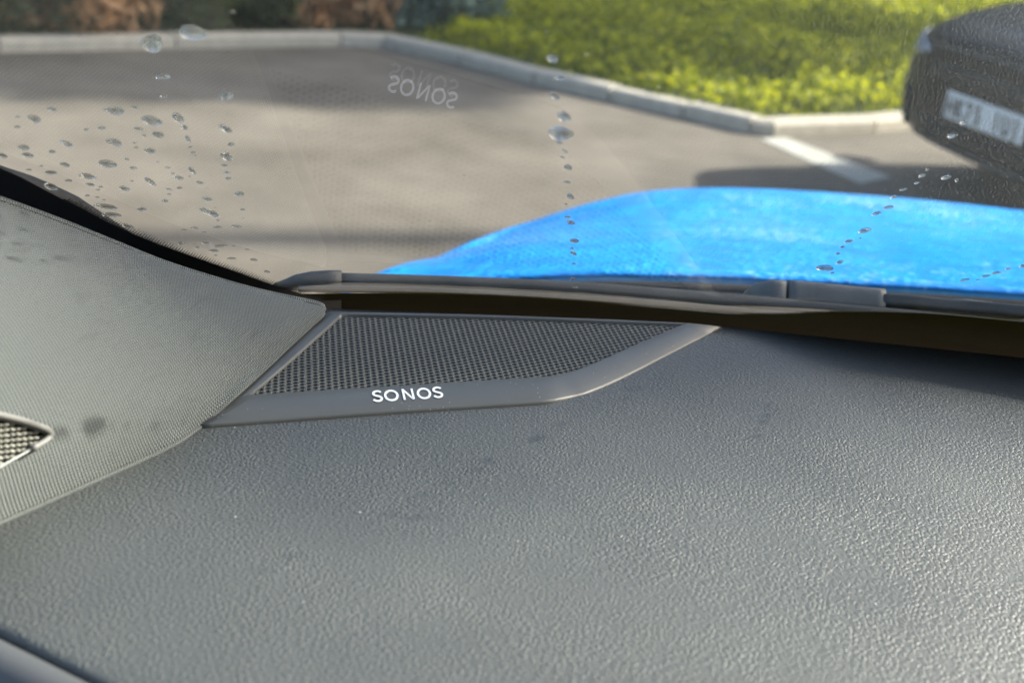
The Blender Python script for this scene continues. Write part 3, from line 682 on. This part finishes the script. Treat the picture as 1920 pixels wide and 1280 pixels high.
po = np.array([ond(x, y, z) for x, y, z in ringo]); pi_ = np.array([ond(x, y, z) for x, y, z in ringi])
def closed_resample(P, per):
    n = len(P); out = []
    for i in range(n):
        p0, p1, p2, p3 = P[i-1], P[i], P[(i+1) % n], P[(i+2) % n]
        sharp1 = i in SH; sharp2 = ((i+1) % n) in SH
        m1 = (p2-p1) if sharp1 else (p2-p0)/2; m2 = (p2-p1) if sharp2 else (p3-p1)/2
        for q in range(per):
            s = q/per; out.append((2*s**3-3*s*s+1)*p1+(s**3-2*s*s+s)*m1+(-2*s**3+3*s*s)*p2+(s**3-s*s)*m2)
    return np.array(out)
SH = {0, 1, 3, 8, 9, 10, 11, 12, 14, 15, 16, 17}
RO = closed_resample(po, 8); RI = closed_resample(pi_, 8); nR = len(RO)
cen = RI.mean(0)
def inward(P, Q, d):  # move P towards Q horizontally by d
    v = Q-P; v = v/np.maximum(np.linalg.norm(v, axis=1), 1e-9)[:, None]; return P+v*d
dn = np.array([0, 0, 1.])
outer_low = RO.copy(); outer_low[:, 2] = ZD-.003
ro1 = RO-dn*.0011; ro2 = inward(RO, RI, .0005)-dn*.00025; ro3 = inward(RO, RI, .0013)
ri1 = inward(RI, RO, .0008); ri2 = RI-dn*.0004; ri3 = RI-dn*.0032
V = np.concatenate([outer_low, ro1, ro2, ro3, ri1, ri2, ri3])
pmesh('frame', V, grid_faces(7, nR, True), TRIM, sg)
# perforated plate: hexagonal cells, each with a dished hole
def inside(P, poly):
    x, y = P; c = False; j = len(poly)-1
    for i in range(len(poly)):
        xi, yi = poly[i][0], poly[i][1]; xj, yj = poly[j][0], poly[j][1]
        if (yi > y) != (yj > y) and x < (xj-xi)*(y-yi)/(yj-yi)+xi: c = not c
        j = i
    return c
def pdist(P, poly):
    A = poly[:, :2]; B = np.roll(A, -1, 0); d = B-A; t = np.clip(((P-A)*d).sum(1)/np.maximum((d*d).sum(1), 1e-12), 0, 1); return np.min(np.linalg.norm(P-(A+d*t[:, None]), axis=1))
q0, q1 = ond(500.8, 732.5, ZM), ond(502, 709.5, ZM); cdir = (q1-q0)[:2]; pitch = np.linalg.norm(cdir)/4; cdir /= np.linalg.norm(cdir); rdir = np.array([cdir[1], -cdir[0]])
PX, PY = pitch*.872, pitch
HN = 12; V, F = [], []
org = q0[:2]; zpl = ZD+ZM-.0016
mnx = (RI[:, :2]-org)@rdir; mny = (RI[:, :2]-org)@cdir
for i in range(int(mnx.min()/PX)-2, int(mnx.max()/PX)+3):
    for j in range(int(mny.min()/PY)-2, int(mny.max()/PY)+3):
        c = org+rdir*(i*PX)+cdir*((j+.5*(i % 2))*PY)
        ins = inside(c, RI)
        if not ins and pdist(c, RI) > .0014: continue
        b = len(V)
        for lvl, (rad, dz) in enumerate(((None, 0.), (.40, .0), (.345, -.00025), (.30, -.0010), (.30, -.0028))):
            for k in range(HN):
                a = 2*math.pi*k/HN
                if rad is None:
                    # hexagonal cell outline
                    aa = (a % (math.pi/3))-math.pi/6; rr = PX*.5*1.004/math.cos(aa)*1.0
                    ang = a; d2 = rdir*math.cos(ang)*(rr*PX/PX)+cdir*math.sin(ang)*rr
                    # cell: neighbours sit at +-cdir*PY and +-rdir*PX +-cdir*PY/2 -> hexagon with flat sides facing cdir
                    aa = ((a-math.pi/2) % (math.pi/3)); aa = aa-math.pi/3 if aa > math.pi/6 else aa
                    rr = PY*.5/math.cos(aa); d2 = rdir*math.cos(a)*rr+cdir*math.sin(a)*rr
                    V.append((*(c+d2), zpl+dz))
                else: V.append((*(c+(rdir*math.cos(a)+cdir*math.sin(a))*rad*PY), zpl+dz))
        for l in range(4):
            for k in range(HN): F.append((b+l*HN+k, b+l*HN+(k+1) % HN, b+(l+1)*HN+(k+1) % HN, b+(l+1)*HN+k))
pmesh('perforated_plate', V, F, MESHM, sg)
pmesh('speaker_well', [(p[0], p[1], zpl-.010) for p in RI], [tuple(range(nR))], BLACK, sg, smooth=False)
# lettering on the sloped front strip
A_, B_, C_ = ond(700, 725, ZM), ond(860, 715, ZM), ond(740, 769.5, .0016)
sn = np.cross(B_-A_, C_-A_); sn /= np.linalg.norm(sn); sn = sn if sn[2] > 0 else -sn
def onstrip(px, py):
    d = ray(px, py); t = ((A_-CAM)@sn)/(d@sn); return CAM+d*t
bl, br_, tl = onstrip(700, 754), onstrip(832, 745.5), onstrip(699, 733.5)
ex = (br_-bl)/1.0; wid = np.linalg.norm(ex); ex = ex/wid; eyr = tl-bl; eyr = eyr-(eyr@sn)*sn; ey = eyr-(eyr@ex)*ex; cap_h = np.linalg.norm(ey); ey = eyr*.6+.4*ey; ey /= np.linalg.norm(ey)
def letter(polys, x0, w_):
    """polys: list of quads-strips as (outer list, inner list) in unit box 0..1 x 0..1"""
    V, F = [], []
    for L_, Rr, closed in polys:
        b = len(V); n = len(L_)
        for (x, y) in L_: V.append((x, y))
        for (x, y) in Rr: V.append((x, y))
        for i in range(n if closed else n-1): F.append((b+i, b+(i+1) % n, b+n+(i+1) % n, b+n+i))
    lift = .00022
    W3 = [bl+ex*(x0+x*w_)*wid+ey*(y*cap_h)+sn*lift for x, y in V]
    o = pmesh('letter', W3, F, WHITE, sg, smooth=False)
    md = o.modifiers.new('t', 'SOLIDIFY'); md.thickness = .00015; md.offset = -1
def ringO(n=40, t=.165):
    o = [(.5+.5*math.cos(a), .5+.53*math.sin(a)) for a in np.linspace(0, 2*math.pi, n+1)[:-1]]; i_ = [(.5+(.5-t)*math.cos(a), .5+(.53-t*1.02)*math.sin(a)) for a in np.linspace(0, 2*math.pi, n+1)[:-1]]
    return [(o, i_, True)]
def strokeS():
    pts = spline([(.90, .84, 0), (.72, .935, 0), (.47, .95, 0), (.22, .88, 0), (.13, .73, 0), (.24, .59, 0), (.5, .51, 0), (.77, .42, 0), (.89, .27, 0), (.78, .11, 0), (.52, .04, 0), (.26, .075, 0), (.06, .20, 0)], 40)
    L_, R_ = [], []
    for i in range(40):
        t = pts[min(i+1, 39)]-pts[max(i-1, 0)]; t[0] *= .62; t /= np.linalg.norm(t); nn = np.array([-t[1]/.62, t[0], 0])*.082; nn[0] *= .95
        L_.append(tuple((pts[i]+nn)[:2])); R_.append(tuple((pts[i]-nn)[:2]))
    return [(L_, R_, False)]
Npoly = [([(0, 0), (0, 1)], [(.19, 0), (.19, 1)], False), ([(.0, 1), (.80, 0)], [(.21, 1), (1.0, 0)], False), ([(.81, 0), (.81, 1)], [(1.0, 0), (1.0, 1)], False)]
letter(strokeS(), .0, .14); letter(ringO(), .165, .205); letter(Npoly, .425, .16); letter(ringO(), .63, .205); letter(strokeS(), .86, .14)

# ================================================================== PILLAR TRIM
pt = empty('pillar_trim', ond(200, 890), 'pale grey fabric covered pillar trim beside the speaker grille', 'pillar trim')
bot = [(612, 579), (606, 588), (590, 603), (555, 635), (500, 687), (440, 741), (374, 799), (330, 829), (270, 858), (150, 911), (0, 977), (-160, 1046), (-330, 1120)]
top = [(608, 574), (600, 569), (588, 565), (570, 561), (525, 552), (460, 537), (380, 514), (300, 488), (220, 456), (110, 412), (0, 372), (-120, 332), (-250, 295)]
offs = [.004, .004, .004, .004, .004, .005, .006, .007, .008, .009, .010, .010, .010]
NB, NT = 60, 40
def foot(i, x, y):                      # lower edge rests on the dashboard surface
    p = ond(x, y, .0065 if i < 7 else .001)
    for _ in range(3 if i >= 6 else 0): p = ond(x, y, dash_z(p[0], p[1])-ZD+.001)
    return p
Bp = spline([foot(i, x, y) for i, (x, y) in enumerate(bot)], NB)
Tp = spline([ong(x, y, -.010) for x, y in top], NB)
V, UVs = [], []
bd = np.array([.55, -.62, .56]); bd /= np.linalg.norm(bd)
for i in range(NB):
    b, t = Bp[i], Tp[i]; ch = np.linalg.norm(t-b); bul = ch*.26; fi = i/(NB-1)
    bd = np.array([.05+.75*fi, -.75+.3*fi, .5]); bd = bd/np.linalg.norm(bd)
    # cubic with strong rounding near the lower edge
    c1 = b+(t-b)*.18+bd*bul*1.15; c2 = b+(t-b)*.70+bd*bul*.75
    for j in range(NT):
        f = j/(NT-1); f = f**1.15
        p = (1-f)**3*b+3*(1-f)**2*f*c1+3*(1-f)*f*f*c2+f**3*t
        V.append(p)
Vg = np.array(V).reshape(NB, NT, 3)
for _ in range(160):
    Vg[2:-1, 2:-1] = Vg[2:-1, 2:-1]*.4 + .25*(Vg[1:-2, 2:-1]+Vg[3:, 2:-1]) + .05*(Vg[2:-1, 1:-2]+Vg[2:-1, 3:])
du = np.linalg.norm(np.diff(Vg, axis=0), axis=2).mean(1); U_ = np.concatenate([[0], np.cumsum(du)])
dv = np.linalg.norm(np.diff(Vg, axis=1), axis=2); V_ = np.concatenate([np.zeros((NB, 1)), np.cumsum(dv, axis=1)], axis=1)
uv = np.stack([np.repeat(U_[:, None], NT, 1), V_], 2).reshape(-1, 2)
pmesh('fabric_panel', Vg.reshape(-1, 3), grid_faces(NB, NT), FABRIC, pt, uv=uv)
# rolled edges so the trim has thickness
for nm_, P_, k_ in (('rolled_edge', Vg[:, -1], .0022), ('rolled_edge', Vg[:, 0], .0008)):
    V, F = sweep(P_[1:]-np.array([0, 0, k_*.8]), [(k_*math.cos(q), k_*math.sin(q)) for q in np.linspace(0, 2*math.pi, 11)[:-1]], (.3, -.6, .7)); pmesh(nm_, V, F, FABRIC, pt, uv=np.stack([np.repeat(U_[1:], 10), np.tile(np.linspace(0, .012, 10), NB-1)], 1))
def onpill(px, py, lift=0.0):           # nearest pillar surface point on a sight line
    d = ray(px, py); d = d/np.linalg.norm(d); v = Vg.reshape(-1, 3)-CAM; t = v@d; e2 = (v*v).sum(1)-t*t
    k = np.argsort(e2)[:4]; wts = 1/(e2[k]+1e-8); tt = (t[k]*wts).sum()/wts.sum(); return CAM+d*(tt-lift)
# tweeter cover: woven bumps in a slim rim
rimpx = [(-120, 752), (-40, 771), (0, 779), (40, 789), (70, 799), (88, 807), (93, 815), (88, 824), (60, 841), (30, 858), (0, 875), (-120, 945)]
rp = spline([onpill(x, y, .0035) for x, y in rimpx], 60)
bd = np.array([.55, -.62, .56]); bd /= np.linalg.norm(bd)
V, F = sweep(rp[:36], rrect(.0022, .004, .0008), bd); pmesh('tweeter_rim', V, F, mat('tweeter_rim', (.14, .14, .13), .5, .4), pt)
V, F = sweep(rp[35:], rrect(.0006, .002, .0002), bd); pmesh('tweeter_rim', V, F, mat('tweeter_edge', (.30, .32, .30), .4, .5), pt)
V, F = [], []
pxs = []
for r in range(-2, 16):
    for c in range(-12, 12):
        x = c*11.2+(r % 2)*0+r*.0; y = 797+r*10.2+c*-1.2
        if x > 92: continue
        ylo = np.interp(x, [-120, 0, 40, 70, 90], [758, 784, 794, 804, 812]); yhi = np.interp(x, [-120, 0, 30, 60, 88], [941, 871, 855, 838, 822])
        if ylo+3 < y < yhi-1: pxs.append((x, y))
base = onpill(40, 825)
for x, y in pxs:
    p = onpill(x, y, .0012); a1 = onpill(x+5.2, y-.5, .0012)-p; a2 = onpill(x, y+4.4, .0012)-p; nn = np.cross(a2, a1); nn /= np.linalg.norm(nn); nn = nn if nn@bd > 0 else -nn
    b = len(V); V.append(p+nn*.0011)
    for (r_, h_) in ((.55, .0008), (1., 0.)):
        for k in range(8):
            a = k*math.pi/4; V.append(p+a1*r_*math.cos(a)*1.05+a2*r_*math.sin(a)*.85+nn*h_)
    for k in range(8): F += [(b, b+1+k, b+1+(k+1) % 8), (b+1+k, b+9+k, b+9+(k+1) % 8, b+1+(k+1) % 8)]
tw = pmesh('tweeter_weave', V, F, mat('weave', (.26, .26, .22), .35, .6), pt); tw['kind'] = 'stuff'
pk = [onpill(x, y, .0010) for x, y in rimpx]; pmesh('tweeter_back', pk, [tuple(range(len(pk)))], BLACK, pt, smooth=False)

# cabin lining overhead and the door side, so that the cabin is enclosed
rl = empty('roof_lining', (.3, -.9, 1.72), 'pale grey roof lining over the front seats', 'roof lining')
hd = np.array([gl_suv(s, .62, -.01) for s in np.linspace(edge_s0, 1.02, 20)])
V = [p for p in hd] + [(p[0]-.1, -.6, p[2]+.05) for p in hd] + [(p[0]-.2, -1.9, p[2]) for p in hd] + [(p[0]-.2, -2.1, p[2]-.8) for p in hd] + [(p[0]-.2, -2.1, .4) for p in hd]
pmesh('lining', V, grid_faces(5, 20), mat('headliner', (.30, .30, .29), .9, .2), rl)

# ================================================================== RAIN ON THE GLASS
def drop(px, py, wpx, hpx, tilt, label, group, dome=.25):
    s0, u0 = gl_hit(px, py); s1, u1 = gl_hit(px+wpx/2, py+wpx/2*math.tan(tilt)); s2, u2 = gl_hit(px, py-hpx/2)
    a = np.array([s1-s0, u1-u0]); b = np.array([s2-s0, u2-u0]); hgt = dome*min(np.linalg.norm(a), np.linalg.norm(b))*1.25
    c = gl_suv(s0, u0, .0031); rings, K_ = 6, 18; V, F = [], []
    ph = random.uniform(0, 6); am = random.uniform(.03, .12); sq = random.uniform(-.15, .15); sag = random.uniform(.45, .62)
    for r in range(rings):
        f = 1-r/rings; z = hgt*math.sqrt(max(0, 1-f**2.6))
        for k in range(K_):
            q = 2*math.pi*k/K_; wob = 1+am*math.sin(2*q+ph)+am*.6*math.sin(3*q+ph*2)
            x, y = f*wob*math.cos(q)+sag*(1-f)*sq, f*wob*math.sin(q)*(1+sq*math.cos(q))-sag*(1-f); V.append(gl_suv(s0+a[0]*x+b[0]*y, u0+a[1]*x+b[1]*y, .0031+z))
    V.append(gl_suv(s0-b[0]*sag, u0-b[1]*sag, .0031+hgt)); top_ = len(V)-1
    F = grid_faces(rings, K_, True)+[((rings-1)*K_+k, (rings-1)*K_+(k+1) % K_, top_) for k in range(K_)]+[tuple(range(K_))[::-1]]
    c = Vector(c); o = mesh('water_drop', [Vector(v)-c for v in V], F, WATER); o.location = c
    bm = bmesh.new(); bm.from_mesh(o.data); bmesh.ops.recalc_face_normals(bm, faces=bm.faces); bm.to_mesh(o.data); bm.free()
    return tag(o, label, 'water drop', group)
# (x, y, width, height, slope) read in thirds of a pixel grid over the upper left of the glass
SC_ = [(190, 715, 75, 45, 12), (290, 662, 55, 28, 8), (95, 760, 40, 16, 0), (640, 670, 130, 40, 8), (755, 650, 40, 20, 5), (850, 726, 120, 52, 12), (1000, 708, 66, 56, 20), (1035, 762, 42, 28, 10), (775, 770, 50, 22, 8), (888, 803, 70, 36, 12), (808, 808, 24, 14, 0), (570, 766, 44, 24, 0), (483, 774, 30, 16, 0), (640, 845, 85, 44, 10), (372, 855, 75, 30, 22), (130, 875, 66, 34, 5), (152, 917, 70, 28, 10), (10, 920, 60, 26, 8), (292, 898, 42, 20, 4), (842, 893, 68, 30, 6), (756, 848, 26, 12, 0), (764, 874, 30, 12, 0), (1056, 828, 34, 32, 40), (1068, 872, 22, 12, 0), (1084, 902, 28, 14, 0), (1092, 921, 22, 10, 0), (1270, 585, 84, 56, 5), (1266, 770, 78, 34, 20), (1298, 856, 38, 26, 0), (1272, 922, 74, 46, 20), (1260, 974, 40, 14, 0), (1276, 1012, 44, 18, 0), (1282, 1045, 34, 18, 0), (1345, 1131, 54, 30, 0), (1364, 1218, 30, 14, 0), (362, 970, 60, 26, 10), (230, 978, 26, 10, 0), (283, 1014, 80, 20, 3), (160, 998, 34, 10, 0), (712, 940, 28, 14, 8), (604, 966, 110, 42, 5), (748, 988, 42, 18, 6), (886, 954, 22, 10, 0), (942, 986, 32, 12, 0), (970, 1018, 26, 10, 0), (1080, 1004, 46, 28, 30), (1000, 1042, 66, 22, 4), (1065, 1034, 18, 8, 0), (490, 1035, 108, 28, 8), (383, 1058, 42, 14, 0), (843, 1064, 72, 30, 25), (740, 1060, 22, 9, 0), (1124, 1069, 44, 16, 5), (504, 1080, 52, 18, 5), (564, 1093, 26, 10, 0), (548, 1110, 30, 9, 0), (700, 1103, 66, 24, 8), (950, 1107, 38, 14, 12), (1008, 1099, 34, 14, 0), (950, 1133, 30, 10, 0), (928, 1170, 36, 22, 0), (489, 1141, 28, 12, 0), (546, 1150, 26, 8, 0), (582, 1165, 22, 7, 0), (1164, 1161, 62, 20, 5), (1164, 1101, 18, 6, 0), (795, 1217, 62, 20, -4), (593, 1203, 136, 28, 8), (628, 1248, 110, 24, 3), (1176, 1234, 118, 34, 20), (1210, 1207, 16, 7, 0), (915, 480, 84, 30, 0), (918, 590, 48, 20, 5), (95, 705, 34, 12, 0)]
for (x, y, w_, h_, t) in SC_:
    big = w_ > 60
    drop(x/3, y/3, w_/3, h_/3, R(t), 'larger flattened raindrop in the scatter on the glass beside the pillar' if big else 'tiny raindrop in the scatter on the glass beside the pillar', 'larger drops beside the pillar' if big else 'tiny drops beside the pillar')
S5 = [(1265, 492, 56, 14, 2), (1370, 487, 64, 16, 6), (1128, 496, 50, 14, 10), (1068, 508, 34, 10, 0), (1185, 521, 30, 10, 0), (1053, 585, 46, 22, 10), (1196, 582, 52, 12, 4), (1278, 600, 82, 18, -4), (1242, 627, 62, 14, 0), (1148, 608, 30, 10, 0), (1356, 600, 20, 6, 0), (1252, 652, 24, 7, 0), (1344, 670, 54, 12, 0), (1474, 678, 44, 16, 4), (1434, 619, 28, 7, 0), (1550, 746, 34, 16, 10), (742, 487, 70, 24, 12), (1410, 440, 18, 6, 0), (1264, 452, 22, 8, 0)]
for (x, y, w_, h_, t) in S5:
    drop(x/3.097, 280+y/3.097, w_/3.097, h_/3.097, R(t), 'thin raindrop low on the glass above the dotted edge', 'thin drops above the dotted edge')
drop(95, 364, 26, 12, R(12), 'clear raindrop sitting on the black glass edge', None)
for x, y, w_, h_ in ((284, 98, 42, 34), (361, 79, 50, 28)):
    drop(x, y, w_, h_, R(8), 'large round raindrop high on the glass near the far kerb', 'large round drops near the kerb')
RUN = [(1035, 127, 24, 14), (1048, 163, 20, 7), (1040, 197, 18, 12), (1057, 234, 27, 19), (1051, 266, 50, 24), (1048, 283, 14, 5), (1058, 298, 12, 6), (1054, 310, 9, 4), (1064, 328, 15, 12), (1062, 356, 14, 5), (1069, 382, 15, 11), (1061, 396, 7, 2.5), (1064, 420, 12, 4), (1070, 430, 16, 8), (1077, 464, 18, 8), (1072, 478, 8, 3), (1075, 487, 12, 7), (1076, 506, 8, 3), (1074, 534, 11, 5), (1079, 549, 9, 4)]
for k, (x, y, w_, h_) in enumerate(RUN):
    if k == 4: drop(x, y, w_, h_, 0, 'biggest oval raindrop in the vertical run down the middle of the glass', None)
    else: drop(x, y, w_, h_, R(random.uniform(0, 18)), 'small raindrop in the vertical run down the middle of the glass', 'drops in the vertical run')
RUN2 = [(1675, 384, 14, 5), (1665, 403, 20, 6), (1643, 414, 20, 6), (1621, 446, 26, 8), (1591, 465, 17, 5), (1579, 476, 9, 4), (1571, 488, 9, 5), (1574, 504, 14, 6), (1560, 524, 9, 3), (1612, 460, 6, 2)]
for x, y, w_, h_ in RUN2: drop(x, y, w_, h_, R(-12), 'small raindrop in the slanting run above the rounded wiper end', 'drops in the slanting run')
drop(1546, 515, 33, 10, 0, 'plump raindrop at the foot of the slanting run', None)
for x, y, w_, h_ in ((1916, 512, 14, 5), (1890, 517, 13, 3), (1868, 524, 22, 4), (1848, 530, 18, 4), (1832, 537, 9, 2), (1809, 537, 20, 4)):
    drop(x, y, w_, h_, R(-10), 'thin raindrop over the blue bonnet above the wiper arm', 'thin drops above the wiper arm')
for x, y, w_, h_ in ((1728, 344, 15, 6), (1738, 333, 7, 5), (1773, 348, 20, 7), (1793, 353, 8, 6), (1719, 358, 11, 4), (1693, 370, 16, 4), (1784, 271, 18, 9), (1806, 246, 14, 8)):
    drop(x, y, w_, h_, R(-12), 'small bright raindrop in front of the black car', 'drops in front of the black car')
